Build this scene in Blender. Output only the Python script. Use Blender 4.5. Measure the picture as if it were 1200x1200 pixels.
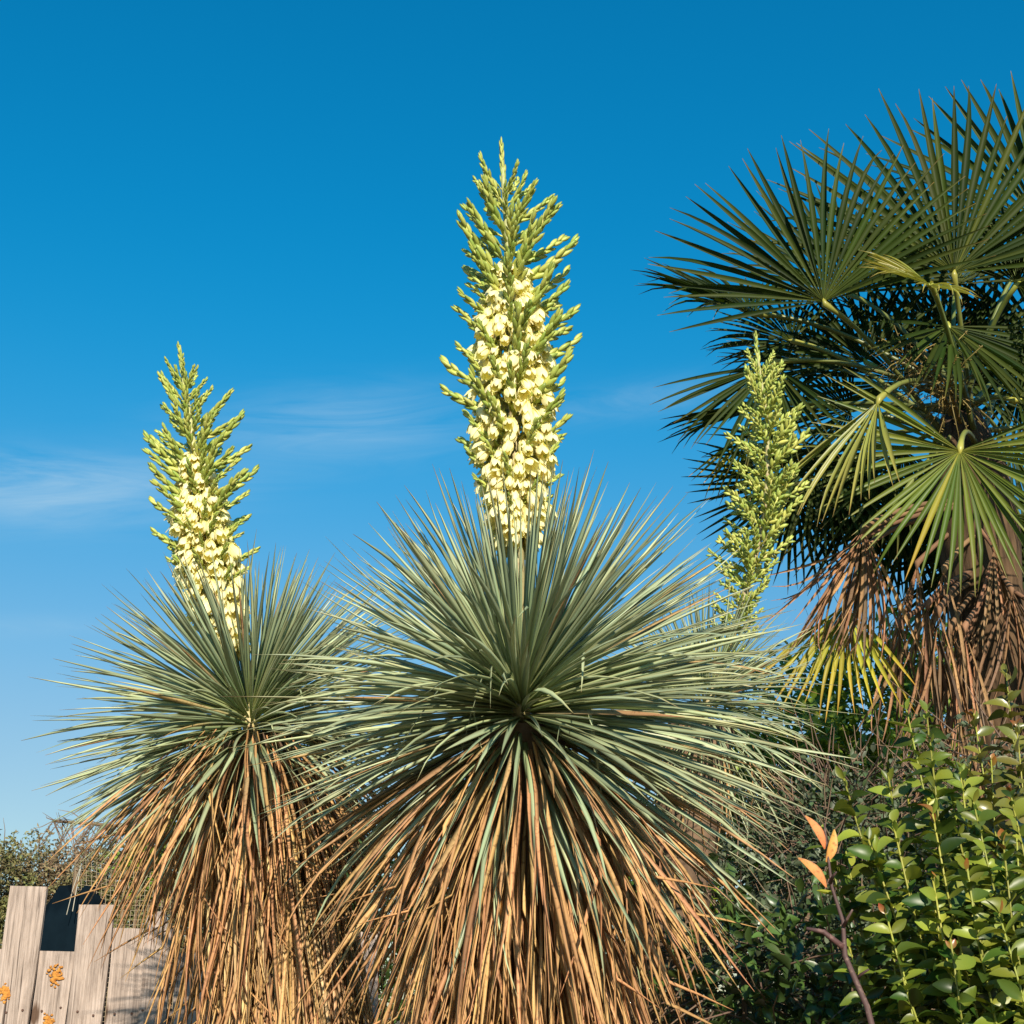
import bpy, math, random
import numpy as np
from mathutils import Vector, Matrix, Quaternion
random.seed(11); np.random.seed(11)
R = math.radians
scene = bpy.context.scene
col = scene.collection
for o in list(bpy.data.objects): bpy.data.objects.remove(o)

# ------------------------------------------------------------------ camera
PITCH = R(20.0); F = 1600.0; CAMZ = 1.5
cd = bpy.data.cameras.new('camera'); cam = bpy.data.objects.new('camera', cd); col.objects.link(cam)
cd.sensor_width = 36; cd.lens = 36 * F / 1200; cd.clip_end = 3000; cd.clip_start = 0.05
cam.location = (0, 0, CAMZ); cam.rotation_euler = (math.pi / 2 + PITCH, 0, 0)
scene.camera = cam
FW = Vector((0, math.cos(PITCH), math.sin(PITCH))); UP = Vector((0, -math.sin(PITCH), math.cos(PITCH)))
CP = Vector((0, 0, CAMZ))
def ray(u, v): return FW + Vector((1, 0, 0)) * ((u - 600) / F) - UP * ((v - 600) / F)
def P(u, v, Y):
    d = ray(u, v); return CP + d * (Y / d.y)

# ------------------------------------------------------------------ light
SUN_AZ, SUN_EL = R(9), R(27)     # azimuth right of straight-behind-camera
S = Vector((math.sin(SUN_AZ) * math.cos(SUN_EL), -math.cos(SUN_AZ) * math.cos(SUN_EL), math.sin(SUN_EL)))
sl = bpy.data.lights.new('sun', 'SUN'); sl.energy = 5.0; sl.angle = R(0.5); sl.color = (1.0, 0.90, 0.74)
so = bpy.data.objects.new('sun', sl); col.objects.link(so); so.location = (4, -8, 8)
so.rotation_euler = (-S).to_track_quat('-Z', 'Y').to_euler()
w = bpy.data.worlds.new('World'); scene.world = w; w.use_nodes = True
nt = w.node_tree; N = nt.nodes; L = nt.links
bg = N['Background']; bg.inputs['Strength'].default_value = 0.126
sky = N.new('ShaderNodeTexSky'); sky.sky_type = 'NISHITA'; sky.sun_disc = False
sky.sun_elevation = SUN_EL; sky.sun_rotation = math.atan2(S.x, S.y)
sky.altitude = 300; sky.air_density = 1.0; sky.dust_density = 0.4; sky.ozone_density = 2.5
# thin cirrus: stretched noise over the sky directions
tc = N.new('ShaderNodeTexCoord'); sep = N.new('ShaderNodeSeparateXYZ'); L.new(tc.outputs['Generated'], sep.inputs[0])
def mth(op, a, b=None, c=None, clamp=False):
    n = N.new('ShaderNodeMath'); n.operation = op; n.use_clamp = clamp
    for i, x in enumerate((a, b, c)):
        if x is None: continue
        if isinstance(x, (int, float)): n.inputs[i].default_value = x
        else: L.new(x, n.inputs[i])
    return n.outputs[0]
elv = mth('ARCSINE', sep.outputs[2])
tint = N.new('ShaderNodeValToRGB'); tint.color_ramp.interpolation = 'B_SPLINE'; te = tint.color_ramp.elements      # the blue deepens with height
for _ in range(4): te.new(0.5)
for x, (p, c) in zip(te, ((0, (.46, .47, .44)), (.13, (.47, .49, .47)), (.26, (.46, .60, .59)), (.44, (.06, .72, .84)), (.62, (.012, .73, .90)), (1, (.012, .74, .96)))): x.position = p; x.color = (*c, 1)
L.new(mth('MULTIPLY', elv, 1 / .9, clamp=True), tint.inputs[0])
hs = N.new('ShaderNodeMix'); hs.data_type = 'RGBA'; hs.blend_type = 'MULTIPLY'; hs.inputs[0].default_value = 1.0; L.new(sky.outputs[0], hs.inputs[6]); L.new(tint.outputs[0], hs.inputs[7])
az = mth('ARCTAN2', sep.outputs[0], sep.outputs[1]); el = mth('ARCSINE', sep.outputs[2])
el2 = mth('SUBTRACT', el, mth('MULTIPLY', az, 0.10))
cv = N.new('ShaderNodeCombineXYZ'); L.new(mth('MULTIPLY', az, 5.0), cv.inputs[0]); L.new(mth('MULTIPLY', el2, 34.0), cv.inputs[1])
nz = N.new('ShaderNodeTexNoise'); nz.inputs['Scale'].default_value = 1.0; nz.inputs['Detail'].default_value = 7; nz.inputs['Roughness'].default_value = 0.62
nz.inputs['Distortion'].default_value = 1.2
L.new(cv.outputs[0], nz.inputs['Vector'])
def blob(u, v, sa, se, amp):
    d = ray(u, v).normalized(); a0 = math.atan2(d.x, d.y); e0 = math.asin(d.z) - 0.10 * a0
    qa = mth('POWER', mth('MULTIPLY', mth('SUBTRACT', az, a0), 1 / sa), 2.0)
    qe = mth('POWER', mth('MULTIPLY', mth('SUBTRACT', el2, e0), 1 / se), 2.0)
    return mth('MULTIPLY', mth('EXPONENT', mth('MULTIPLY', mth('ADD', qa, qe), -1.0)), amp)
msk = blob(60, 575, .10, .022, .8)
for b in ((400, 500, .10, .024, .5), (740, 470, .10, .012, .3), (40, 735, .06, .008, .22), (1600, 560, .2, .02, .5), (-500, 520, .2, .02, .5)):
    msk = mth('ADD', msk, blob(*b))
den = mth('MULTIPLY', msk, mth('MULTIPLY', mth('SUBTRACT', nz.outputs['Fac'], 0.30), 1.9, clamp=True), clamp=True)
mx = N.new('ShaderNodeMix'); mx.data_type = 'RGBA'; L.new(den, mx.inputs[0]); L.new(hs.outputs[2], mx.inputs[6])
mx.inputs[7].default_value = (3.0, 3.9, 4.4, 1); L.new(mx.outputs[2], bg.inputs['Color'])
vs = scene.view_settings; vs.view_transform = 'Standard'; vs.look = 'None'; vs.exposure = 0.6; vs.gamma = 1.0; vs.use_curve_mapping = False
scene.render.engine = 'CYCLES'; scene.cycles.max_bounces = 8; scene.cycles.transparent_max_bounces = 8

# ------------------------------------------------------------------ object helpers
WM = {}     # world matrix of every object built
def link(name, data, M=None, parent=None, **props):
    o = bpy.data.objects.new(name, data); col.objects.link(o)
    M = M if M is not None else Matrix.Identity(4)
    WM[o] = M
    if parent is not None:
        o.parent = parent; o.matrix_basis = WM[parent].inverted() @ M
    else: o.matrix_basis = M
    for k, v in props.items(): o[k] = v
    return o
def thing(name, loc, label, cat, group=None):
    o = link(name, None, Matrix.Translation(loc)); o.empty_display_size = 0.1
    o['label'] = label; o['category'] = cat
    if group: o['group'] = group
    return o
def mesh(name, verts, faces, mat, uvs=None, smooth=True):
    me = bpy.data.meshes.new(name); me.from_pydata([tuple(v) for v in verts], [], faces); me.update()
    if uvs is not None:
        lay = me.uv_layers.new(name='UVMap'); idx = np.empty(len(me.loops), dtype=np.int32); me.loops.foreach_get('vertex_index', idx)
        lay.data.foreach_set('uv', np.asarray(uvs, dtype=np.float32)[idx].ravel())
    if smooth: me.polygons.foreach_set('use_smooth', [True] * len(me.polygons))
    if mat: me.materials.append(mat)
    return me
class T:      # a template: verts, faces, uvs
    def __init__(s): s.v = []; s.f = []; s.u = []
    def add(s, v, f, u=None, M=None):
        b = len(s.v); s.v += [(M @ Vector(x)) if M is not None else Vector(x) for x in v]
        s.f += [tuple(b + i for i in q) for q in f]; s.u += list(u) if u is not None else [(0.5, 0.5)] * len(v)
    def addT(s, t, M=None): s.add(t.v, t.f, t.u, M)
    def mesh(s, name, mat, smooth=True): return mesh(name, s.v, s.f, mat, s.u, smooth)
def join(name, tmpls, items, mat):
    """one mesh out of many copies; items = [(template index, 4x4 matrix)]"""
    V = []; Fq = []; U = []; base = 0
    for k, t in enumerate(tmpls):
        Ms = [m for i, m in items if i == k]
        if not Ms: continue
        A = np.array([[list(r) for r in m] for m in Ms]); tv = np.array([list(x) + [1] for x in t.v])
        W = np.einsum('mij,vj->mvi', A, tv)[:, :, :3]; nv = len(tv)
        V.append(W.reshape(-1, 3)); U.append(np.tile(np.array(t.u), (len(Ms), 1)))
        tri = []
        for q in t.f:
            for j in range(1, len(q) - 1): tri.append((q[0], q[j], q[j + 1]))
        tri = np.array(tri); off = base + np.arange(len(Ms)) * nv
        Fq.append((tri[None] + off[:, None, None]).reshape(-1, 3)); base += nv * len(Ms)
    V = np.concatenate(V).astype(np.float32); Fq = np.concatenate(Fq).astype(np.int32); U = np.concatenate(U).astype(np.float32)
    me = bpy.data.meshes.new(name); me.vertices.add(len(V)); me.vertices.foreach_set('co', V.ravel())
    me.loops.add(Fq.size); me.loops.foreach_set('vertex_index', Fq.ravel())
    me.polygons.add(len(Fq)); me.polygons.foreach_set('loop_start', np.arange(0, Fq.size, 3, dtype=np.int32))
    me.polygons.foreach_set('use_smooth', np.ones(len(Fq), dtype=bool))
    lay = me.uv_layers.new(name='UVMap'); lay.data.foreach_set('uv', U[Fq.ravel()].ravel())
    me.update(calc_edges=True); me.materials.append(mat)
    return me
def frame(pos, d, n, s=1.0, sy=None):
    """X along d, Z close to n"""
    x = Vector(d).normalized(); z = Vector(n); z = z - x * z.dot(x)
    if z.length < 1e-4: z = x.orthogonal()
    z.normalize(); y = z.cross(x); sy = sy or s
    return Matrix(((x.x * s, y.x * sy, z.x * sy, pos[0]), (x.y * s, y.y * sy, z.y * sy, pos[1]), (x.z * s, y.z * sy, z.z * sy, pos[2]), (0, 0, 0, 1)))
def tube(pts, rad, n=8, cap=True, jit=0.0):
    t = T(); pts = [Vector(p) for p in pts]; k = len(pts); prev = None
    v = []; f = []; u = []
    for i, p in enumerate(pts):
        d = (pts[min(i + 1, k - 1)] - pts[max(i - 1, 0)]).normalized()
        a = prev - d * prev.dot(d) if prev is not None else d.orthogonal()
        a.normalize(); prev = a; b = d.cross(a); r = rad[i] if hasattr(rad, '__len__') else rad
        for j in range(n):
            th = 2 * math.pi * j / n; rr = r * (1 + jit * (random.random() - .5))
            v.append(p + (a * math.cos(th) + b * math.sin(th)) * rr); u.append((j / n, i / (k - 1)))
    for i in range(k - 1):
        for j in range(n): f.append((i * n + j, i * n + (j + 1) % n, (i + 1) * n + (j + 1) % n, (i + 1) * n + j))
    if cap:
        f.append(tuple(range(n - 1, -1, -1))); f.append(tuple((k - 1) * n + j for j in range(n)))
    t.add(v, f, u); return t
def curve(a, b, c, n=8):   # quadratic bezier
    a, b, c = Vector(a), Vector(b), Vector(c)
    return [a * (1 - s) ** 2 + b * 2 * s * (1 - s) + c * s * s for s in [i / (n - 1) for i in range(n)]]
def rnd(a, b): return a + (b - a) * random.random()
def rdir():
    v = Vector((random.gauss(0, 1), random.gauss(0, 1), random.gauss(0, 1))); return v.normalized()

# ------------------------------------------------------------------ materials
def nodes(name):
    m = bpy.data.materials.new(name); m.use_nodes = True; t = m.node_tree; return m, t, t.nodes['Principled BSDF']
def ramp(t, stops, fac):
    r = t.nodes.new('ShaderNodeValToRGB'); e = r.color_ramp.elements
    while len(e) < len(stops): e.new(0.5)
    for x, (p, c) in zip(e, stops): x.position = p; x.color = (*c, 1)
    t.links.new(fac, r.inputs[0]); return r.outputs[0]
def rand_val(t):
    a = t.nodes.new('ShaderNodeObjectInfo'); b = t.nodes.new('ShaderNodeNewGeometry')
    s = t.nodes.new('ShaderNodeMath'); s.operation = 'ADD'; t.links.new(a.outputs['Random'], s.inputs[0]); t.links.new(b.outputs['Random Per Island'], s.inputs[1])
    f = t.nodes.new('ShaderNodeMath'); f.operation = 'FRACT'; t.links.new(s.outputs[0], f.inputs[0]); return f.outputs[0]
def math2(t, op, a, b):
    n = t.nodes.new('ShaderNodeMath'); n.operation = op
    for i, x in enumerate((a, b)):
        if isinstance(x, (int, float)): n.inputs[i].default_value = x
        else: t.links.new(x, n.inputs[i])
    return n.outputs[0]
def mixc(t, fac, a, b, mode='MIX'):
    n = t.nodes.new('ShaderNodeMix'); n.data_type = 'RGBA'; n.blend_type = mode
    for i, x in ((0, fac), (6, a), (7, b)):
        if isinstance(x, (int, float)): n.inputs[i].default_value = x
        elif isinstance(x, tuple): n.inputs[i].default_value = (*x, 1)
        else: t.links.new(x, n.inputs[i])
    return n.outputs[2]
def leaf_mat(name, along, alt=None, altmax=1.0, edge=None, rough=0.5, spec=0.4, trans=0.0, vlo=0.75, vhi=1.2, speck=None, speck_scale=90, patch=None):
    """colour runs along the leaf (uv y); alt = second colour run some leaves have; edge = margin colour; patch = (colour, scale) of world-sized variation"""
    m, t, b = nodes(name)
    uv = t.nodes.new('ShaderNodeUVMap'); sp = t.nodes.new('ShaderNodeSeparateXYZ'); t.links.new(uv.outputs[0], sp.inputs[0])
    rv = rand_val(t); c = ramp(t, along, sp.outputs[1])
    if alt:
        c2 = ramp(t, alt, sp.outputs[1]); k = math2(t, 'MULTIPLY', rv, 7.31); k = math2(t, 'FRACT', k, 0); k = math2(t, 'POWER', k, 1.6); c = mixc(t, math2(t, 'MULTIPLY', k, altmax), c, c2)
    if patch:
        tcn = t.nodes.new('ShaderNodeNewGeometry'); nz = t.nodes.new('ShaderNodeTexNoise'); nz.inputs['Scale'].default_value = patch[1]; nz.inputs['Detail'].default_value = 3
        t.links.new(tcn.outputs['Position'], nz.inputs['Vector']); k = t.nodes.new('ShaderNodeMapRange'); k.inputs[1].default_value = .44; k.inputs[2].default_value = .58
        t.links.new(nz.outputs['Fac'], k.inputs[0]); c = mixc(t, k.outputs[0], c, patch[0])
    if edge:
        e = math2(t, 'ABSOLUTE', math2(t, 'SUBTRACT', sp.outputs[0], 0.5), 0); k = t.nodes.new('ShaderNodeMapRange'); k.inputs[1].default_value = .38; k.inputs[2].default_value = .5
        t.links.new(e, k.inputs[0]); c = mixc(t, k.outputs[0], c, edge)
    if speck:
        tcn = t.nodes.new('ShaderNodeNewGeometry'); nz = t.nodes.new('ShaderNodeTexNoise'); nz.inputs['Scale'].default_value = speck_scale; nz.inputs['Detail'].default_value = 4
        t.links.new(tcn.outputs['Position'], nz.inputs['Vector']); k = t.nodes.new('ShaderNodeMapRange'); k.inputs[1].default_value = .55; k.inputs[2].default_value = .68; k.inputs[4].default_value = .75
        t.links.new(nz.outputs['Fac'], k.inputs[0]); c = mixc(t, k.outputs[0], c, speck)
    h = t.nodes.new('ShaderNodeHueSaturation'); mr = t.nodes.new('ShaderNodeMapRange'); mr.inputs[3].default_value = vlo; mr.inputs[4].default_value = vhi
    t.links.new(math2(t, 'FRACT', math2(t, 'MULTIPLY', rv, 3.7), 0), mr.inputs[0]); t.links.new(mr.outputs[0], h.inputs['Value']); t.links.new(c, h.inputs['Color'])
    mh = t.nodes.new('ShaderNodeMapRange'); mh.inputs[3].default_value = .485; mh.inputs[4].default_value = .515
    t.links.new(math2(t, 'FRACT', math2(t, 'MULTIPLY', rv, 11.3), 0), mh.inputs[0]); t.links.new(mh.outputs[0], h.inputs['Hue'])
    t.links.new(h.outputs[0], b.inputs['Base Color']); b.inputs['Roughness'].default_value = rough; b.inputs['Specular IOR Level'].default_value = spec
    if trans:
        tr = t.nodes.new('ShaderNodeBsdfTranslucent'); t.links.new(mixc(t, 1.0, h.outputs[0], (1.5, 1.5, 0.7), 'MULTIPLY'), tr.inputs[0])
        ms = t.nodes.new('ShaderNodeMixShader'); ms.inputs[0].default_value = trans
        t.links.new(b.outputs[0], ms.inputs[1]); t.links.new(tr.outputs[0], ms.inputs[2]); t.links.new(ms.outputs[0], t.nodes['Material Output'].inputs[0])
    return m
def flat_mat(name, c1, c2, scale=8, stretch=(1, 1, 1), rough=0.8, bump=0.3, c3=None, detail=6, space='Object'):
    m, t, b = nodes(name); tcn = t.nodes.new('ShaderNodeTexCoord'); mp = t.nodes.new('ShaderNodeMapping'); mp.inputs['Scale'].default_value = stretch
    t.links.new(tcn.outputs[space], mp.inputs[0])
    oi = t.nodes.new('ShaderNodeObjectInfo'); cx = t.nodes.new('ShaderNodeCombineXYZ'); t.links.new(math2(t, 'MULTIPLY', oi.outputs['Random'], 37.0), cx.inputs[0]); t.links.new(math2(t, 'MULTIPLY', oi.outputs['Random'], 91.0), cx.inputs[2]); t.links.new(cx.outputs[0], mp.inputs['Location'])
    nz = t.nodes.new('ShaderNodeTexNoise'); nz.inputs['Scale'].default_value = scale; nz.inputs['Detail'].default_value = detail; nz.inputs['Roughness'].default_value = .65
    t.links.new(mp.outputs[0], nz.inputs['Vector'])
    st = [(.3, c1), (.7, c2)] if c3 is None else [(.28, c1), (.5, c2), (.72, c3)]
    c = ramp(t, st, nz.outputs['Fac']); h = t.nodes.new('ShaderNodeHueSaturation'); mr = t.nodes.new('ShaderNodeMapRange'); mr.inputs[3].default_value = .82; mr.inputs[4].default_value = 1.15
    t.links.new(oi.outputs['Random'], mr.inputs[0]); t.links.new(mr.outputs[0], h.inputs['Value']); t.links.new(c, h.inputs['Color'])
    t.links.new(h.outputs[0], b.inputs['Base Color']); b.inputs['Roughness'].default_value = rough; b.inputs['Specular IOR Level'].default_value = .25
    bp = t.nodes.new('ShaderNodeBump'); bp.inputs['Strength'].default_value = bump; bp.inputs['Distance'].default_value = .004; t.links.new(nz.outputs['Fac'], bp.inputs['Height']); t.links.new(bp.outputs[0], b.inputs['Normal'])
    return m

M_leaf = leaf_mat('yucca_green', [(0, (.30, .37, .10)), (.16, (.24, .32, .14)), (.6, (.31, .385, .235)), (.965, (.34, .39, .225)), (1, (.26, .13, .05))],
                  alt=[(0, (.28, .28, .09)), (.4, (.37, .42, .24)), (.85, (.43, .44, .24)), (.96, (.38, .26, .12)), (1, (.28, .13, .05))], altmax=.8, edge=(.36, .35, .16), rough=.42, spec=.45, vlo=.6, vhi=1.2, trans=.06)
M_dry = leaf_mat('yucca_dry', [(0, (.50, .29, .11)), (.35, (.62, .37, .155)), (1, (.50, .26, .10))],
                 alt=[(0, (.22, .11, .045)), (.5, (.34, .18, .08)), (1, (.20, .095, .04))], altmax=.9, rough=.6, spec=.25, vlo=.6, vhi=1.2, speck=(.19, .09, .04), speck_scale=75)
M_straw_lit = leaf_mat('yucca_straw_lit', [(0, (.66, .45, .21)), (.35, (.76, .54, .28)), (1, (.62, .40, .19))], alt=[(0, (.44, .27, .12)), (.5, (.56, .36, .17)), (1, (.40, .23, .10))], altmax=.8, rough=.6, spec=.25, vlo=.65, vhi=1.15, speck=(.30, .17, .08), speck_scale=60)  # paler dry-leaf copy; sunlight on the thatch column is put into its colour
M_half = leaf_mat('yucca_turning', [(0, (.16, .20, .10)), (.35, (.19, .23, .13)), (.55, (.38, .28, .13)), (1, (.46, .25, .10))],
                  alt=[(0, (.24, .22, .10)), (.2, (.40, .27, .12)), (1, (.42, .22, .10))], altmax=.9, rough=.55, spec=.3, vlo=.7, vhi=1.15, speck=(.19, .10, .04))
M_flower = leaf_mat('yucca_petal', [(0, (.58, .55, .16)), (.25, (.84, .76, .38)), (.8, (.90, .84, .52)), (1, (.80, .71, .32))], rough=.5, spec=.3, vlo=.9, vhi=1.05, trans=.25)
M_bud = leaf_mat('yucca_bud', [(0, (.50, .50, .12)), (.3, (.34, .40, .075)), (.75, (.24, .31, .05)), (1, (.12, .18, .03))], alt=[(0, (.64, .60, .20)), (.5, (.49, .50, .12)), (1, (.26, .29, .06))], rough=.45, spec=.4, vlo=.8, vhi=1.15)
M_stalk = leaf_mat('yucca_stalk', [(0, (.36, .30, .13)), (.5, (.44, .36, .18)), (1, (.42, .44, .17))], rough=.55, speck=(.30, .16, .08), speck_scale=60)
M_bark = flat_mat('bark', (.07, .045, .03), (.20, .13, .08), 14, (1, 1, .4), .9, .8)
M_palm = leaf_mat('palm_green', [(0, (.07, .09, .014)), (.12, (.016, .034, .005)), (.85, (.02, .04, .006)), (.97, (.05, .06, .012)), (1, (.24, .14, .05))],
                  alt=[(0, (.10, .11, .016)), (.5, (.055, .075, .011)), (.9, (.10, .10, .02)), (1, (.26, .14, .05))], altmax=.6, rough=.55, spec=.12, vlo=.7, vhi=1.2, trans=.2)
M_palm_lit = leaf_mat('palm_lit', [(0, (.20, .22, .03)), (.12, (.075, .115, .016)), (.85, (.085, .13, .018)), (.97, (.12, .13, .02)), (1, (.26, .16, .05))], alt=[(0, (.2, .2, .03)), (.5, (.16, .19, .025)), (1, (.22, .19, .04))], altmax=.8, rough=.45, spec=.3, vlo=.75, vhi=1.2, trans=.25)  # brighter copy of palm_green; sunlight on one frond is put into its colour
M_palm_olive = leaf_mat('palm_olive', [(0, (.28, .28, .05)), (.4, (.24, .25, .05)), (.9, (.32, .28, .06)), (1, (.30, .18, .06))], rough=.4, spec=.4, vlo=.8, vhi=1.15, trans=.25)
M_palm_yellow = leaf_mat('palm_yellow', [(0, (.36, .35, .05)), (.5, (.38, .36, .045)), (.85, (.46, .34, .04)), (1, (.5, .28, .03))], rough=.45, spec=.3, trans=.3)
M_palm_dead = leaf_mat('palm_dead', [(0, (.36, .185, .09)), (.5, (.48, .265, .13)), (1, (.38, .20, .10))], alt=[(0, (.10, .065, .04)), (1, (.17, .12, .08))], altmax=1.0, rough=.75, spec=.15, vlo=.6, vhi=1.15, speck=(.12, .06, .03), trans=.08)
M_petiole = leaf_mat('palm_petiole', [(0, (.09, .10, .03)), (.7, (.16, .19, .04)), (1, (.38, .36, .06))], rough=.4)
M_petiole_dead = leaf_mat('palm_petiole_dead', [(0, (.12, .07, .035)), (1, (.26, .14, .07))], rough=.8)
M_fibre = flat_mat('palm_fibre', (.03, .018, .01), (.14, .085, .045), 40, (1, 1, .12), .95, 1.0)
M_fruit = leaf_mat('palm_fruit', [(0, (.22, .15, .04)), (1, (.16, .12, .03))], rough=.6)

# ------------------------------------------------------------------ setting: ground
n = 60; half = 600.0
gv = []; gf = []
xs = [math.copysign(abs(q) ** 3, q) * half for q in np.linspace(-1, 1, n)]
for y in xs:
    for x in xs:
        d = math.hypot(x, y - 4); gv.append((x, y, (math.sin(x * .9) * math.cos(y * .8) * .03 if d < 30 else 0)))
for j in range(n - 1):
    for i in range(n - 1): gf.append((j * n + i, j * n + i + 1, (j + 1) * n + i + 1, (j + 1) * n + i))
M_ground = flat_mat('soil', (.07, .05, .03), (.16, .12, .07), 3.0, (1, 1, 1), .95, .5, c3=(.08, .09, .03))
g = link('ground', mesh('ground', gv, gf, M_ground)); g['kind'] = 'structure'

# ------------------------------------------------------------------ yuccas
def blade(width, bend, side=0.0, twist=0.0, segs=7, kink=None, thick=.28, wave=0.0):
    """unit-length sword leaf along X, keeled underneath, bending towards -Z"""
    t = T(); p = Vector((0, 0, 0)); v = []; f = []; u = []
    for i in range(segs + 1):
        s = i / segs
        wd = width * .5 * min(1.0, .55 + 1.3 * s) * (1 - max(0, (s - .55) / .45) ** 1.5) + .0006
        a = bend * s ** 1.3
        if kink and s > kink[0]: a += kink[1]
        dz = -math.sin(a); dx = math.cos(a); tw = twist * s
        yy = side * s * s + wave * math.sin(s * 7)
        c = p + Vector((0, yy, 0)); nrm = Vector((math.sin(a), 0, math.cos(a)))
        yv = Vector((0, 1, 0)) * math.cos(tw) + nrm * math.sin(tw); nv = nrm * math.cos(tw) - Vector((0, 1, 0)) * math.sin(tw)
        v += [c - yv * wd + nv * wd * .22, c - nv * wd * .05, c + yv * wd + nv * wd * .22, c - nv * wd * thick * 1.8]; u += [(0, s), (.5, s), (1, s), (.5, s)]
        p = p + Vector((dx, 0, dz)) / segs
    for i in range(segs):
        for j in range(4): f.append((i * 4 + j, i * 4 + (j + 1) % 4, (i + 1) * 4 + (j + 1) % 4, (i + 1) * 4 + j))
    t.add(v, f, u); return t
G_T = [blade(.0235, b, s, tw) for b, s, tw in ((0, 0, .2), (.08, .01, -.2), (.16, -.012, .3), (.26, .01, -.3), (-.06, 0, .1), (.36, -.02, .4), (.12, .05, .9), (.5, .04, -.6), (.3, -.07, 1.2), (.7, .05, .8), (-.18, .06, -.9))]
G_K = [blade(.021, .25, .02, .6, kink=(.55, 1.1)), blade(.021, .3, -.03, -.8, kink=(.7, .9)), blade(.021, .2, .03, 1.0, kink=(.42, 1.6))]
D_T = [blade(.0165, b, s, tw, wave=wv) for b, s, tw, wv in ((.15, .02, .8, .003), (.3, -.03, -1.2, .004), (.5, .03, 1.5, -.004), (.75, -.02, -.7, .003), (1.0, .03, 1.0, .004), (.4, .05, 2.2, -.006), (.08, -.04, -1.8, .005))] + [blade(.017, .4, .03, 1.0, kink=(.5, .7)), blade(.016, .2, -.05, 1.6, kink=(.65, -.8), wave=.006), blade(.015, .3, .06, -2.0, kink=(.35, .5), wave=-.008)]
G_M = [t.mesh('yucca_leaf_blade', M_leaf) for t in G_T]; K_M = [t.mesh('yucca_bent_blade', M_leaf) for t in G_K]
H_M = [t.mesh('yucca_turning_blade', M_half) for t in G_T]; D_M = [t.mesh('yucca_dry_blade', M_dry) for t in D_T]; ST_M = [t.mesh('yucca_straw_lit_blade', M_straw_lit) for t in D_T]
def ell(a, b, nr=5, ns=6, u0=0., u1=1., power=1.0):   # spindle along +X from 0 to a
    t = T(); v = [(0, 0, 0)]; u = [(.5, u0)]; f = []
    for i in range(1, nr):
        s = i / nr; r = b * math.sin(math.pi * s ** power) ** .75
        for j in range(ns):
            th = 2 * math.pi * j / ns; v.append((a * s, r * math.cos(th), r * math.sin(th))); u.append((j / ns, u0 + (u1 - u0) * s))
    v.append((a, 0, 0)); u.append((.5, u1)); e = len(v) - 1
    for j in range(ns): f.append((0, 1 + (j + 1) % ns, 1 + j)); f.append((e, e - ns + j, e - ns + (j + 1) % ns))
    for i in range(nr - 2):
        for j in range(ns): f.append((1 + i * ns + j, 1 + i * ns + (j + 1) % ns, 1 + (i + 1) * ns + (j + 1) % ns, 1 + (i + 1) * ns + j))
    t.add(v, f, u); return t
BUD = ell(1, .17, 5, 6)
def bud_branch(nb, open_out=.45, blen=.17, seed=0, loose=False):
    """unit-length side branch along X with fat buds crowded along it, curving up (+Z)"""
    rr = random.Random(seed); t = T(); up = .22
    pt = lambda s: Vector((s, 0, up * s * s - .03))
    tb = tube([pt(s) for s in (0, .3, .6, .95)], [.03, .026, .02, .012], 5); tb.u = [(a, .05) for a, b in tb.u]; t.addT(tb)
    for i in range(nb):
        s = (.16 if not loose else .1) + (.74 if not loose else .8) * i / (nb - 1); th = i * 2.4 + rr.uniform(-.3, .3); p = pt(s)
        d0 = Vector((1, 0, 2 * up * s)).normalized(); a = open_out * (1.1 - .55 * s) * rr.uniform(.75, 1.25)
        rad = Vector((0, math.cos(th), math.sin(th))); d = d0 * math.cos(a) + rad * math.sin(a)
        ln = blen * (1.3 - .45 * s) * rr.uniform(.85, 1.15)
        t.addT(BUD, frame(p + rad * .012, d, rad, ln, ln * rr.uniform(.9, 1.15)))
    t.addT(BUD, frame(pt(.9), Vector((1, 0, .4)), (0, 0, 1), blen * .85))
    return t
BB = [bud_branch(15 + k, .34 + .05 * (k % 3), .20, k) for k in range(5)]
BB_M = [t.mesh('bud_branch', M_bud) for t in BB]
BL_M = [bud_branch(17 + k, .66, .19, 20 + k, True).mesh('loose_bud_branch', M_bud) for k in range(4)]
def bell(seed, flare=.0):
    """hanging six-petalled bell along +X, unit length"""
    rr = random.Random(seed); t = T()
    for k in range(6):
        th = k * math.pi / 3; off = (.02 if k % 2 else -.02); v = []; u = []; f = []; ln = rr.uniform(.9, 1.05); fl = flare + rr.uniform(-.06, .1)
        for i in range(6):
            s = i / 5; r = .04 + .27 * math.sin(min(1, s * 1.1) * 2.1) + fl * s ** 3 + off; hw = .22 * math.sin(math.pi * min(.985, .14 + .845 * s)) ** .8 + .006
            for q in (-1, 0, 1):
                rq = r - abs(q) * .05; ct = Vector((ln * s, math.cos(th) * rq, math.sin(th) * rq)); tg = Vector((0, -math.sin(th), math.cos(th)))
                v.append(ct + tg * hw * q); u.append((.5 + .5 * q, s))
        for i in range(5):
            for q in range(2): f.append((i * 3 + q, i * 3 + q + 1, i * 3 + q + 4, i * 3 + q + 3))
        t.add(v, f, u)
    tb = tube([(-.3, 0, .06), (-.1, 0, .01), (.08, 0, 0)], [.04, .04, .09], 5); tb.u = [(a, 0) for a, b in tb.u]; t.addT(tb)
    return t
FL_M = [bell(k, f).mesh('yucca_bell', M_flower) for k, f in enumerate((0, .06, -.08, .12, -.04))]
def interp(tab, x):
    for (a, ya), (b, yb) in zip(tab, tab[1:]):
        if x <= b: return ya + (yb - ya) * max(0, (x - a)) / (b - a)
    return tab[-1][1]
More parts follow.
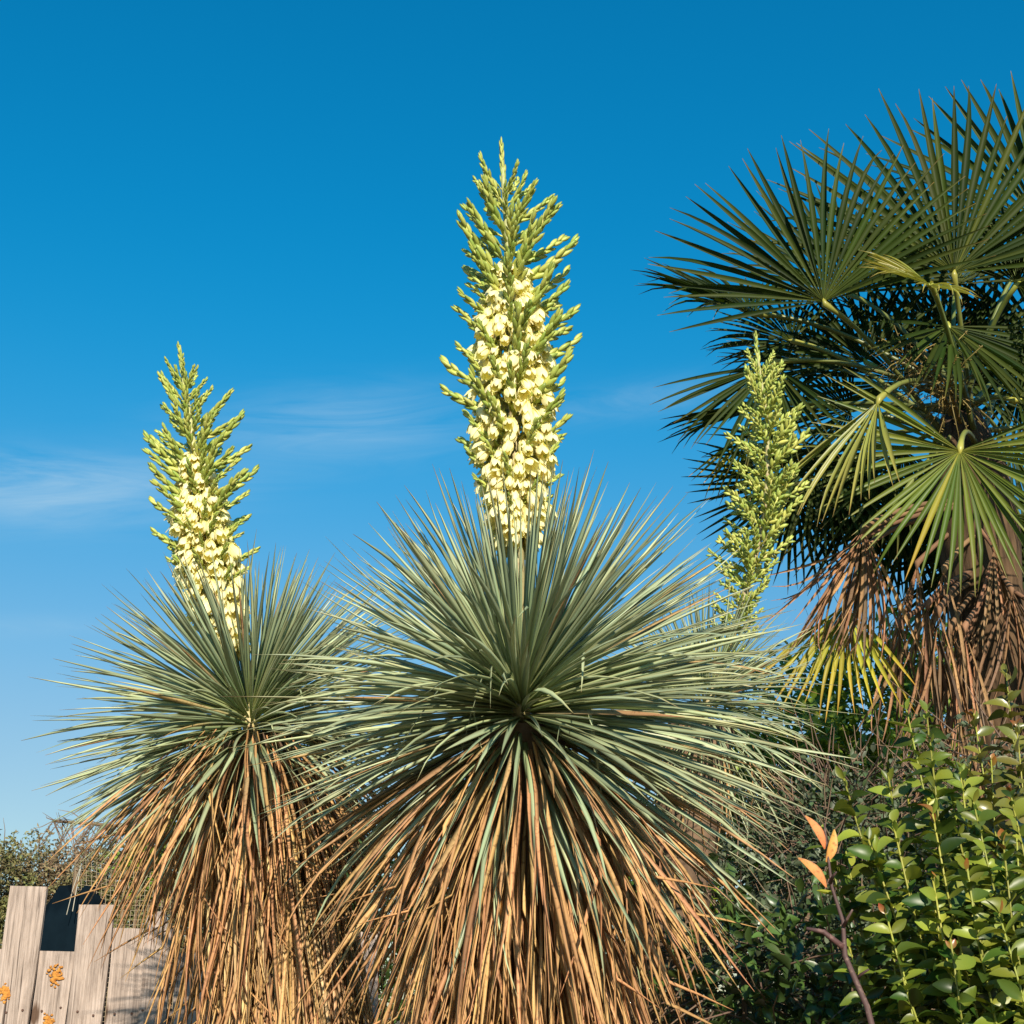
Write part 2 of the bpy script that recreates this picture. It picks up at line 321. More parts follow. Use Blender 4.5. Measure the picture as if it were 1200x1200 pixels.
def spike(yuc, pts, prof, n_br, br_range, n_fl, fl_range, fl_rad, loose=False, fl_size=.05, stalk=.024, br_el=(20, 52)):
    """pts: world points of the stalk; prof: half width in metres by stalk fraction"""
    pts = [Vector(p) for p in pts]; seg = [0]
    for a, b in zip(pts, pts[1:]): seg.append(seg[-1] + (b - a).length)
    def at(s):
        q = s * seg[-1]
        for i in range(len(pts) - 1):
            if q <= seg[i + 1] + 1e-9: return pts[i].lerp(pts[i + 1], (q - seg[i]) / (seg[i + 1] - seg[i]))
        return pts[-1]
    sp = [at(i / 24) for i in range(25)]; base = sp[0]
    st = tube([p - base for p in sp], [stalk - stalk * .75 * i / 24 for i in range(25)], 9, jit=.12)
    for i in range(26):          # papery bracts on the bare lower stalk
        s = rnd(.03, .5); th = i * 2.4; d = Vector((math.cos(th), math.sin(th), 1.6)); st.addT(G_T[1], frame(at(s) - base + Vector((math.cos(th), math.sin(th), 0)) * .02, d, -Vector((math.cos(th), math.sin(th), 0)), rnd(.05, .09), .6 * .12))
    stem = link('flower_spike', st.mesh('flower_stalk', M_stalk), Matrix.Translation(base), yuc)
    ph = random.random() * 6
    for i in range(n_br):
        s = br_range[0] + (br_range[1] - br_range[0]) * (i + rnd(-.3, .3)) / n_br; s = min(s, .985)
        th = ph + i * 2.39996 + rnd(-.25, .25); hw = interp(prof, s) * rnd(.72, 1.15); e = R(br_el[0] + (br_el[1] - br_el[0]) * max(0, (s - .45) / .55) ** 2 + rnd(-9, 9))
        d = Vector((math.cos(th) * math.cos(e), math.sin(th) * math.cos(e), math.sin(e))); ln = max(.035, hw / math.cos(min(e + .15, 1.2)))
        wd = max(ln * (1.0 if loose else .80), .05) * (1.0 if ln > .1 else 1.1)
        link('bud_branch', random.choice(BL_M if loose else BB_M), frame(at(s), d, (0, 0, 1), ln, wd * rnd(.9, 1.1)), stem)
    link('bud_branch', BB_M[0], frame(at(.90), at(1) - at(.90), (0, -1, 0), (at(1) - at(.90)).length * .98, .10), stem)
    for i in range(n_fl):
        s = fl_range[0] + (fl_range[1] - fl_range[0]) * (i + .5) / n_fl; th = i * 2.39996 + rnd(-.3, .3); r = interp(fl_rad, s) * rnd(.4, 1.0) ** .7
        o = Vector((math.cos(th), math.sin(th), 0)); d = o * rnd(.1, .75) + Vector((0, 0, -1)) + rdir() * .25; sz = fl_size * rnd(.8, 1.15)
        link('flower', random.choice(FL_M), frame(at(s) + o * r + Vector((0, 0, .015)), d, o, sz, sz * rnd(.85, 1.1)), stem)
    return stem
def wavy(x, y, z):     # smooth repeatable unevenness
    return Vector((math.sin(2.1 * x + 1.3 * y) * math.cos(1.7 * z + y), math.sin(1.9 * y - 1.1 * z + 2) * math.cos(2.3 * x + z), math.sin(2.4 * z + x + 1) * math.cos(1.8 * y - x))) * .6
def yucca(base, head, L0, label, n_green, n_dry, skirt_len, skirt_spread, seed, group, axis=None, rad0=.09, dry_top=-.10, low=1.62, thatch=False, wide=0.0):
    random.seed(seed); base, head = Vector(base), Vector(head)
    y = thing('yucca', base, label, 'yucca', group)
    mid = base.lerp(head, .5) + Vector(((head.x - base.x) * -.15, 0, 0)); tp = curve(base, mid, head, 12)
    tr = tube([p - base for p in tp], [.14 - .035 * i / 11 for i in range(12)], 12, jit=.15); tr.add([], [])
    link('trunk', tr.mesh('yucca_trunk', M_bark), Matrix.Translation(base), y)
    ax = (tp[-1] - tp[-2]).normalized(); q = Vector((0, 0, 1)).rotation_difference(ax if axis is None else axis)
    def trunk_at(h):   # h metres below the head
        i = 10
        k = h / (head - base).length * 11; i = max(0, 11 - int(k) - 1); return tp[i + 1].lerp(tp[i], k - int(k)) if k < 11 else tp[0]
    green = []; dry = []
    for i in range(n_green):
        z = 1 - (i + .5) / n_green * low; e = math.asin(max(-1, min(1, z))) + random.gauss(0, .10); th = i * 2.39996 + random.gauss(0, .16)
        e = min(e, R(84)); nv3 = wavy(math.cos(th) * 2.2, math.sin(th) * 2.2, e * 2.2 + seed * 7); e += nv3.x * .22; th += nv3.y * .25; e = min(e, R(84)); d = q @ Vector((math.cos(th) * math.cos(e), math.sin(th) * math.cos(e), math.sin(e))); o = q @ Vector((math.cos(th), math.sin(th), 0))
        hgt = .05 + .10 * (math.sin(e)) if e > 0 else .05 + .12 * math.sin(e); root = head + ax * hgt + o * .035
        ln = L0 * rnd(.78, 1.06) * (1 + .12 * nv3.z) * (1 + wide * max(0, d.x)) * (.9 + .1 * math.cos(e)) * (1 - .17 * max(0, math.sin(e)))
        k = random.choice((0, 1, 2, 4, 6, 8, 10)) if e > .4 else random.choice((0, 1, 2, 3, 3, 5, 6, 7, 8, 9))
        nrm = (q @ Vector((0, 0, 1))) if e < R(80) else -o
        turning = (random.random() < .035) or (e < R(-22) and random.random() < .3)
        nm = nrm + rdir() * .5; wv = rnd(.75, 1.15)
        if random.random() < .035 and abs(e) < .8: green.append((frame(root, d, nm, ln * .7), 'leaf', K_M, G_K, random.randrange(3), M_leaf))
        elif turning: green.append((frame(root, d, nm, ln * .95), 'turning_leaf', H_M, G_T, k, M_half))
        else: green.append((frame(root, d, nm, ln, ln * wv), 'leaf', G_M, G_T, k, M_leaf))
    for i in range(n_dry):
        f = ((i + .5) / n_dry) ** 1.15; h = -dry_top * .3 + f * skirt_len; th = i * 2.39996 + rnd(-.3, .3)
        e = R(interp(skirt_spread, f) + rnd(-12, 12)); p = trunk_at(max(0, h - .06)); o = Vector((math.cos(th), math.sin(th), 0))
        d = o * math.cos(e) + Vector((0, 0, math.sin(e))) + rdir() * .09
        k = random.choice((0, 0, 1, 1, 2, 3, 5, 5, 6, 7, 8, 9)) if e < R(-40) else random.choice((1, 2, 3, 4, 4, 3, 7, 5))
        st = False
        if thatch and random.random() < .45 and f > .12: d = (tp[0] - tp[-1]).normalized() * 1.0 + o * rnd(-.02, .16) + rdir() * .05; k = random.choice((0, 6, 1)); st = True
        dry.append((frame(p + o * rad0 * rnd(.9, 1.5), d, Vector((0, 0, 1)) + o * .4 + rdir() * .5, L0 * rnd(.72, 1.02)), 'dry_leaf', ST_M if st else D_M, D_T, k, M_straw_lit if st else M_dry))
    def emit(items, cap):
        order = sorted(range(len(items)), key=lambda i: (items[i][0].translation + items[i][0].to_3x3() @ Vector((.5, 0, 0)) - CP).length)
        rest = {}
        for n_, i in enumerate(order):
            M_, nm, Ms, Ts, k, mt = items[i]
            if n_ < cap: link(nm, Ms[k], M_, y)
            else: rest.setdefault((nm, mt.name), [Ts, mt, []])[2].append((k, M_))
        for (nm, _), (Ts, mt, it) in rest.items():
            inv = Matrix.Translation(-head); me = join('far_' + nm + 's', Ts, [(k, inv @ m) for k, m in it], mt)
            link(nm + '_mass', me, Matrix.Translation(head), y, kind='stuff')
    emit([g_ for g_ in green if g_[1] == 'leaf'], 300); emit([g_ for g_ in green if g_[1] != 'leaf'], 150); emit(dry, 300)
    return y
GY = 'yuccas growing in a clump'
H1 = P(612, 855, 3.4); H2 = P(298, 868, 4.0); H3 = P(822, 845, 4.35)
y1 = yucca((.06, 3.45, 0), H1, .655, 'largest yucca with thick tan skirt and cream flower spike rising from blue-green leaves', 960, 1900, 1.3,
           [(0, -42), (.1, -62), (.28, -78), (.5, -86), (1, -90)], 5, GY, dry_top=-.4, low=1.84, rad0=.11, wide=.13)
y2 = yucca((-.36, 4.08, 0), H2, .585, 'yucca beside the plank fence with leaning skirted trunk and short cream flower spike', 680, 2000, 1.5,
           [(0, -46), (.08, -64), (.2, -79), (.5, -84), (1, -86)], 6, GY, rad0=.13, thatch=True)
y3 = yucca((.24, 4.55, 0), H3, .40, 'yucca half hidden in front of the palm, its narrow spike all closed buds', 380, 24, .2,
           [(0, -60), (.2, -80), (1, -87)], 7, GY, low=1.8)
random.seed(21)
spike(y1, [H1, P(607, 700, 3.41), P(603, 520, 3.42), P(598, 330, 3.42), P(587, 168, 3.42)],
      [(.2, .07), (.34, .11), (.42, .15), (.52, .19), (.64, .178), (.76, .158), (.86, .105), (.91, .07), (1, .03)], 112, (.30, .91), 470, (.285, .76),
      [(.28, .045), (.34, .075), (.5, .108), (.64, .092), (.76, .035)])
spike(y2, [H2, P(262, 745, 4.02), P(240, 640, 4.03), P(226, 520, 4.03), P(210, 405, 4.02)],
      [(.2, .06), (.38, .12), (.5, .165), (.62, .155), (.75, .125), (.84, .085), (.91, .055), (1, .03)], 96, (.36, .91), 330, (.22, .70),
      [(.22, .05), (.4, .09), (.52, .085), (.72, .03)])
spike(y3, [H3, P(868, 715, 4.36), P(898, 600, 4.36), P(900, 500, 4.36), P(884, 392, 4.35)],
      [(.12, .05), (.2, .09), (.35, .125), (.5, .14), (.68, .135), (.8, .10), (.91, .055), (1, .03)], 104, (.15, .91), 0, (.3, .6), [(0, 0), (1, 0)], loose=True, stalk=.016)

# ------------------------------------------------------------------ fan palm
def pleat(dth, bend, twist=0.0, tipdrop=0.0, segs=8, wmul=1.0, start=.03):
    """one folded segment of a fan leaf, unit length along X"""
    t = T(); v = []; f = []; u = []; p = Vector((0, 0, 0)); hw0 = math.tan(dth / 2)
    for i in range(segs + 1):
        s = i / segs; a = bend * s * s + (tipdrop * max(0, s - .6) / .4)
        hw = (hw0 * s if s < .45 else hw0 * .45 * (1 - ((s - .45) / .55) ** 1.7)) * wmul + .0012
        tw = twist * max(0, s - .4); nrm = Vector((math.sin(a), 0, math.cos(a)))
        yv = Vector((0, 1, 0)) * math.cos(tw) + nrm * math.sin(tw); nv = nrm * math.cos(tw) - Vector((0, 1, 0)) * math.sin(tw)
        v += [p - yv * hw * .82 + nv * hw * .75, p - nv * hw * .35, p + yv * hw * .82 + nv * hw * .75]; u += [(0, s), (.5, s), (1, s)]
        p = p + Vector((math.cos(a), 0, -math.sin(a))) / segs
    for i in range(segs):
        for j in range(2): f.append((i * 3 + j, i * 3 + j + 1, (i + 1) * 3 + j + 1, (i + 1) * 3 + j))
    t.add(v, f, u); return t
DTH = R(5.4)
S_T = [pleat(DTH, b, tw, td) for b, tw, td in ((.14, .1, 0), (.25, -.3, .15), (.36, .3, .2), (.08, -.1, .0), (.5, .2, .5), (.22, .8, .0))]
SD_T = [pleat(DTH, b, tw, td, wmul=.72) for b, tw, td in ((.3, 1.5, .2), (.55, -1.2, .3), (.15, 2.2, 0), (.8, .9, -.3))]
SEG = {m.name: [t.mesh('fan_segment', m) for t in S_T] for m in (M_palm, M_palm_lit, M_palm_olive, M_palm_yellow)}
SEGD = [t.mesh('dead_segment', M_palm_dead) for t in SD_T]
random.seed(33)
PC = P(1128, 500, 5.3); PB = Vector((PC.x + .05, 5.4, 0))
palm = thing('fan_palm', PB, 'fan palm with pleated dark green fronds and dead brown fronds hanging round its trunk', 'palm tree')
ptop = PC + Vector((0, 0, .05)); tp = curve(PB, PB.lerp(ptop, .5) + Vector((.04, 0, 0)), ptop, 16)
link('trunk', tube([p - PB for p in tp], [.15 + .012 * (i % 2) for i in range(15)] + [.08], 14, jit=.2).mesh('palm_trunk', M_fibre), Matrix.Translation(PB), palm)
seg_left = [300]
def frond(hub, tip, spread, nhint, droop=0.0, mat=None, dead=False, detail=True, ragged=.05, start=None, cone=.26, yellow=0):
    mat = mat or M_palm; hub = Vector(hub); tip = Vector(tip); A = tip - hub; Rr = A.length; A.normalize()
    Nn = Vector(nhint); Nn = (Nn - A * Nn.dot(A)).normalized(); B = Nn.cross(A)
    st = Vector(start) if start else PC + Vector((rnd(-.06, .06), rnd(-.06, .06), rnd(-.15, .12)))
    ctrl = st.lerp(hub, .55) + Vector((0, 0, .18 if not dead else .10)) * (st - hub).length
    pt = [p - hub for p in curve(st, ctrl, hub, 9)] + [A * .03]
    pet = tube(pt, [.017, .013, .011, .010, .010, .010, .010, .011, .014, .004], 6)
    fr = link('dead_frond' if dead else 'frond', pet.mesh('petiole', M_petiole_dead if dead else M_petiole), Matrix.Translation(hub), palm)
    n_ = max(8, int(spread / math.degrees(DTH))); items = []
    for i in range(n_):
        ph = R(spread) * ((i + .5) / n_ - .5) + rnd(-1, 1) * ragged * .5; lr = Rr * (1 - .22 * (abs(ph) / math.pi) ** 1.5) * rnd(.9, 1.04)
        d = A * math.cos(ph) + B * math.sin(ph) + Nn * cone * rnd(.7, 1.3) + Vector((0, 0, -droop * rnd(.6, 1.3)))
        if dead: d = d + rdir() * .22
        k = random.randrange(4) if dead else random.choice((0, 0, 1, 1, 2, 3, 3, 4, 5)); items.append((k, frame(hub + A * .012, d, Nn + rdir() * (1.2 if dead else .3), lr)))
    if detail and seg_left[0] >= n_:
        seg_left[0] -= n_
        for j, (k, m) in enumerate(items):
            link('segment', SEGD[k] if dead else SEG[(M_palm_yellow if yellow and abs(j - int(n_ * .43)) < 1 else mat).name][k], m, fr)
    else:
        inv = Matrix.Translation(-hub); me = join('fan_blade', SD_T if dead else S_T, [(k, inv @ m) for k, m in items], M_palm_dead if dead else mat)
        link('blade', me, Matrix.Translation(hub), fr, kind='stuff')
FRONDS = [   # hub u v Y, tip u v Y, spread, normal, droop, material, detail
    ((1125, 525, 4.62), (1108, 712, 4.62), 250, (-.1, -1, .25), .10, M_palm_lit, True, 1),
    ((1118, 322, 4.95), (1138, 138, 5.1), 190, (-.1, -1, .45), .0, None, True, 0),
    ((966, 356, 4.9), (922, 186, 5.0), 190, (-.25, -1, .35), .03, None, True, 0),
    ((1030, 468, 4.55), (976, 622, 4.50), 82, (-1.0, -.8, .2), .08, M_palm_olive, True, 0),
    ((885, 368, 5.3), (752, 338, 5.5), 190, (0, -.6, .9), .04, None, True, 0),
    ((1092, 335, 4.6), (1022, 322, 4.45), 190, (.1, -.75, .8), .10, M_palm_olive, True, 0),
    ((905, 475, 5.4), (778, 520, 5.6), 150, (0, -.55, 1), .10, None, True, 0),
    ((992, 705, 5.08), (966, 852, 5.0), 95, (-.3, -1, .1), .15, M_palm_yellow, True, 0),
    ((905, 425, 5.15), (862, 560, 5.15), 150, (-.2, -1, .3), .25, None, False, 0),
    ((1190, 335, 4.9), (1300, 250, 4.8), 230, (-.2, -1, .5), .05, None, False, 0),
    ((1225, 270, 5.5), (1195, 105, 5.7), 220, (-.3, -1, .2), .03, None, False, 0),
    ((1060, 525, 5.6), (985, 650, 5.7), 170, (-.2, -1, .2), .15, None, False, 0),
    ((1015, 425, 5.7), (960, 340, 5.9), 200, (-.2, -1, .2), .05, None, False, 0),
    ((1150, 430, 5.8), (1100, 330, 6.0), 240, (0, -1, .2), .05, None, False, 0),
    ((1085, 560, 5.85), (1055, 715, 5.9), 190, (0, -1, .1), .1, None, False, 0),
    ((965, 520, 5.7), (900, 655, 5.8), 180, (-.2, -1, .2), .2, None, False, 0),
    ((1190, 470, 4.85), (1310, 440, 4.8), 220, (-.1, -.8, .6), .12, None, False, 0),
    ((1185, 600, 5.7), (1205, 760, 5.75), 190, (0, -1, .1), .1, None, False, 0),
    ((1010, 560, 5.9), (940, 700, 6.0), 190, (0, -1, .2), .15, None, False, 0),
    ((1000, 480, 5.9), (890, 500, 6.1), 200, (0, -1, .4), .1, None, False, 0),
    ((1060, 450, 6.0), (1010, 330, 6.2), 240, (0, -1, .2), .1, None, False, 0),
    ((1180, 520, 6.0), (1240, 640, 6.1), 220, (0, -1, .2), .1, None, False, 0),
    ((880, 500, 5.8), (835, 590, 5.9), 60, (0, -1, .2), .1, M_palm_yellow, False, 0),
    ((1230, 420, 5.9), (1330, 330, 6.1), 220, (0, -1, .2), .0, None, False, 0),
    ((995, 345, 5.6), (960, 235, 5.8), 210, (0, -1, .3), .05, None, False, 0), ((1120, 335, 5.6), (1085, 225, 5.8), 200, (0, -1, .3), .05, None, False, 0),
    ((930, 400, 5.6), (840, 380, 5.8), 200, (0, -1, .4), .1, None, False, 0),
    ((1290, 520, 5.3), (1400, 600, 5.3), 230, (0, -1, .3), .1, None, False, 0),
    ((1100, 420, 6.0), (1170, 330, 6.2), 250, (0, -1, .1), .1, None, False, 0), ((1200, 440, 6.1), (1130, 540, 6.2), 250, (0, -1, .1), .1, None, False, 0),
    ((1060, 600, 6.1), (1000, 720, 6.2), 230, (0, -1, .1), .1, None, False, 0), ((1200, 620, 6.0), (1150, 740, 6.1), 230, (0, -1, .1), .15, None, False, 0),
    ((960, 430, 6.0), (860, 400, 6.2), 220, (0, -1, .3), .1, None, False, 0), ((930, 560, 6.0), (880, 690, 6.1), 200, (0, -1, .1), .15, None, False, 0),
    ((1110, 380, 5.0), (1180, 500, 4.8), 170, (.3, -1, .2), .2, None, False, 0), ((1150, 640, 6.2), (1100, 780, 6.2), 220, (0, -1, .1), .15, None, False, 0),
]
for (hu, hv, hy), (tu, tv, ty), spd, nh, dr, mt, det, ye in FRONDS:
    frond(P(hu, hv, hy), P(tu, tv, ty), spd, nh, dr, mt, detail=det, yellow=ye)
DEAD = [((1012, 618, 4.9), (962, 775, 4.85), 75, .12, True), ((1014, 622, 4.93), (985, 760, 4.88), 80, .15, False), ((1008, 632, 4.95), (950, 750, 4.9), 60, .1, False), ((1100, 715, 4.95), (1110, 900, 4.95), 34, .5, False), ((1092, 730, 5.0), (1080, 880, 5.0), 34, .5, False),
        ((1130, 735, 5.0), (1125, 900, 5.0), 40, .5, False), ((1055, 730, 5.15), (1042, 880, 5.1), 40, .5, False), ((1185, 690, 5.05), (1195, 850, 5.05), 60, .5, False),
        ((1165, 640, 5.1), (1170, 790, 5.1), 60, .5, False), ((1225, 720, 5.1), (1228, 880, 5.1), 70, .5, False), ((1015, 640, 5.0), (1008, 780, 5.0), 60, .4, False),
        ((1075, 660, 5.25), (1062, 800, 5.2), 60, .5, False), ((1120, 800, 5.2), (1115, 970, 5.2), 60, .6, False), ((1150, 790, 5.3), (1160, 950, 5.25), 60, .6, False),
        ((1140, 640, 5.3), (1140, 800, 5.2), 60, .6, False), ((1085, 830, 5.3), (1080, 990, 5.25), 50, .6, False), ((1250, 640, 5.4), (1260, 800, 5.4), 60, .6, False)]
for i in range(3): u_ = 1085 + i * 14 + rnd(-8, 8); v_ = rnd(650, 780); DEAD.append(((u_, v_, 4.98 + rnd(0, .12)), (u_ + rnd(-25, 25), v_ + rnd(150, 200), 4.95 + rnd(0, .12)), rnd(25, 60), .5, False))
for (hu, hv, hy), (tu, tv, ty), spd, dr, det in DEAD:
    hub = P(hu, hv, hy); zt = min(PC.z - .1, hub.z + .25); frond(hub, P(tu, tv, ty), spd, (rnd(-.4, .4), -1, .1), dr, dead=True, detail=det, ragged=.3, start=(PC.x + rnd(-.08, .08), PC.y + rnd(-.05, .05), zt), cone=.0)
for (u, v, Y) in ((1085, 440, 4.95), (1110, 455, 4.9), (1060, 420, 5.1)):     # spent flower sprays
    tip = P(u, v, Y); t = T(); st = PC + Vector((0, 0, -.05)); c = curve(st, st.lerp(tip, .6) + Vector((0, 0, .1)), tip, 7); t.addT(tube([p - tip for p in c], [.012, .011, .01, .009, .008, .006, .004], 5))
    for i in range(26):
        a = c[3 + i % 4] - tip; d = (tip - st).normalized() * .5 + rdir() + Vector((0, 0, -.35)); e = a + d.normalized() * rnd(.1, .24); t.addT(tube([a, a.lerp(e, .5) + Vector((0, 0, .02)), e], [.003, .0025, .002], 4))
        for j in range(7): t.addT(BUD, frame(a.lerp(e, rnd(.3, 1)), rdir(), (0, 0, 1), .014))
    link('fruit_spray', t.mesh('fruit_spray', M_fruit), Matrix.Translation(tip), palm)

# ------------------------------------------------------------------ broad leaves
def oval(w_, fold, curl, pts=5, tip=1.0):
    t = T(); v = []; f = []; u = []
    for i in range(pts + 1):
        s = i / pts; hw = w_ * .5 * math.sin(math.pi * min(1, (s * .93 + .04)) ** (1.0 * tip)) ** .85; z = -curl * s * s
        v += [(s, -hw, z + hw * fold), (s, 0, z), (s, hw, z + hw * fold)]; u += [(0, s), (.5, s), (1, s)]
    for i in range(pts):
        for j in range(2): f.append((i * 3 + j, i * 3 + j + 1, (i + 1) * 3 + j + 1, (i + 1) * 3 + j))
    t.add(v, f, u); return t
O_T = [oval(.58, .45, .2), oval(.62, .6, .38), oval(.52, .35, .1), oval(.6, .7, .5), oval(.5, .5, -.15)]
TINY_T = [oval(.6, .3, .2, 2), oval(.5, .5, .3, 2)]
SM_T = [oval(.5, .4, .2, 3), oval(.6, .2, .1, 3), oval(.42, .5, .35, 3)]
M_gloss = leaf_mat('glossy_leaf', [(0, (.14, .18, .025)), (.2, (.045, .095, .012)), (1, (.04, .085, .011))], alt=[(0, (.30, .31, .04)), (1, (.24, .28, .035))], altmax=1.0, rough=.38, spec=.35, vlo=.45, vhi=1.25, trans=.25)
M_olive = leaf_mat('olive_leaf', [(0, (.18, .16, .03)), (1, (.14, .13, .025))], alt=[(0, (.10, .12, .02)), (1, (.07, .10, .02))], rough=.3, spec=.5, trans=.2)
M_red = leaf_mat('new_leaf', [(0, (.22, .16, .03)), (1, (.26, .07, .02))], rough=.3, spec=.5, trans=.2)
M_ystem = leaf_mat('yellow_stem', [(0, (.08, .09, .02)), (.5, (.11, .13, .025)), (1, (.26, .26, .04))], rough=.5)
GL = {m.name: [t.mesh('oval_leaf', m) for t in O_T] for m in (M_gloss, M_olive, M_red)}
def wob(ps):
    a, b = random.random() * 6, random.random() * 6
    return [p + Vector((math.sin(i * .8 + a), math.cos(i * .7 + b), 0)) * .018 for i, p in enumerate(ps)]
def leafy_shrub(base, tips, label, mat, seed, lsize, cap=300, group=None):
    random.seed(seed); base = Vector(base); s_ = thing('glossy_shrub', base, label, 'shrub', group); used = 0; rest = []
    for (tip, low) in sorted(tips, key=lambda q: q[0].y):
        tip = Vector(tip); b0 = base + Vector((rnd(-.12, .12), rnd(-.1, .1), 0)); pts = wob(curve(b0, Vector((b0.x * .35 + tip.x * .65, b0.y * .35 + tip.y * .65, tip.z * .45)), tip, 14))
        stm = link('stem', tube([p - b0 for p in pts], [.005 - .003 * i / 13 for i in range(14)], 6).mesh('shrub_stem', M_ystem), Matrix.Translation(b0), s_)
        ln = sum((a - b).length for a, b in zip(pts, pts[1:])); q = 0.0; k = 0; ang = random.random() * 3
        while q < low:
            f = 1 - q / ln; x = f * 13; i = min(12, int(x)); p = pts[i].lerp(pts[i + 1], x - i); ax = (pts[i + 1] - pts[i]).normalized(); a0 = ax.orthogonal().normalized(); b1 = ax.cross(a0)
            for sd in (0, math.pi):
                th = ang + sd + rnd(-.3, .3); o = a0 * math.cos(th) + b1 * math.sin(th); top = k < 2; d = o * (1 if not top else .5) + ax * (rnd(.25, .8) if not top else 1.0) + Vector((0, 0, rnd(-.25, .1)))
                sz = lsize * rnd(.6, 1.3) * (.55 if top else 1); mm = frame(p, d, ax * .55 + Vector((.15, -.7, .4)) + rdir() * .85, sz, sz * rnd(.8, 1.15)); mt = M_red if (top and random.random() < .55) else mat
                if used < cap: link('leaf', random.choice(GL[mt.name]), mm, stm); used += 1
                else: rest.append((random.randrange(5), Matrix.Translation(-base) @ mm))
            ang += math.pi / 2; k += 1; q += (.018 if k < 3 else lsize * rnd(.3, .52))
    if rest: link('leaf_mass', join('leaf_mass', O_T, rest, mat), Matrix.Translation(base), s_, kind='stuff')
    return s_
random.seed(51)
tipsA = [(P(u, v, Y), lw) for u, v, Y, lw in ((998, 912, 3.0, .5), (1040, 905, 3.1, .55), (1072, 832, 3.1, .6), (1092, 872, 3.0, .55), (1130, 905, 2.95, .6), (1015, 985, 2.95, .4), (1055, 965, 2.9, .5), (1100, 955, 2.85, .55),
         (1150, 940, 2.9, .5), (1085, 1030, 2.8, .4), (1135, 1010, 2.8, .45), (1175, 985, 2.85, .5), (1195, 935, 3.0, .5), (1050, 1070, 2.8, .3), (1165, 1070, 2.75, .35), (1110, 1100, 2.75, .3), (1210, 1030, 2.9, .4), (1030, 1020, 3.1, .5), (1120, 975, 3.15, .6), (1160, 1005, 3.1, .6), (1080, 1075, 3.0, .5), (1190, 1080, 2.95, .5), (1140, 1130, 2.85, .4), (1065, 1130, 2.9, .4))]
tipsA += [(t_ + Vector((rnd(-.06, .06), rnd(.02, .2), rnd(-.12, .02))), l_) for t_, l_ in tipsA]
leafy_shrub((1.22, 3.05, 0), tipsA, 'glossy bright green shrub with yellow stems and reddish new tips', M_gloss, 52, .047)
tipsB = [(P(u, v, Y), lw) for u, v, Y, lw in ((1150, 835, 3.9, .5), (1180, 790, 3.9, .5), (1200, 850, 3.8, .6), (1165, 890, 3.8, .5), (1130, 900, 3.9, .5), (1215, 900, 3.7, .6), (1190, 930, 3.6, .6), (1240, 830, 3.8, .6), (1100, 930, 4.0, .4), (1225, 970, 3.5, .5))]
leafy_shrub((1.5, 3.95, 0), tipsB, 'olive-leaved shrub growing between the palm trunk and the glossy shrub', M_olive, 53, .06)

# ------------------------------------------------------------------ leafy masses (hedge, undergrowth, trees behind)
M_grey = leaf_mat('grey_leaf', [(0, (.09, .11, .06)), (1, (.11, .13, .08))], alt=[(0, (.04, .07, .025)), (1, (.05, .085, .03))], altmax=1.0, rough=.5, spec=.4, vlo=.55, vhi=1.3, trans=.1)
M_dkgreen = leaf_mat('dark_leaf', [(0, (.04, .075, .02)), (1, (.045, .085, .02))], alt=[(0, (.09, .14, .03)), (1, (.08, .14, .03))], rough=.35, spec=.5, vlo=.6, vhi=1.3, trans=.18)
M_brightg = leaf_mat('bright_leaf', [(0, (.12, .20, .02)), (1, (.12, .21, .02))], alt=[(0, (.24, .29, .03)), (1, (.24, .30, .03))], rough=.45, vlo=.6, vhi=1.3, trans=.25)
M_hedge = leaf_mat('hedge_leaf', [(0, (.10, .12, .03)), (1, (.10, .12, .03))], alt=[(0, (.16, .15, .05)), (1, (.17, .15, .05))], rough=.7, vlo=.55, vhi=1.3, patch=((.20, .135, .075), 1.6))
M_twig = leaf_mat('twig', [(0, (.13, .085, .06)), (1, (.20, .13, .08))], rough=.85)
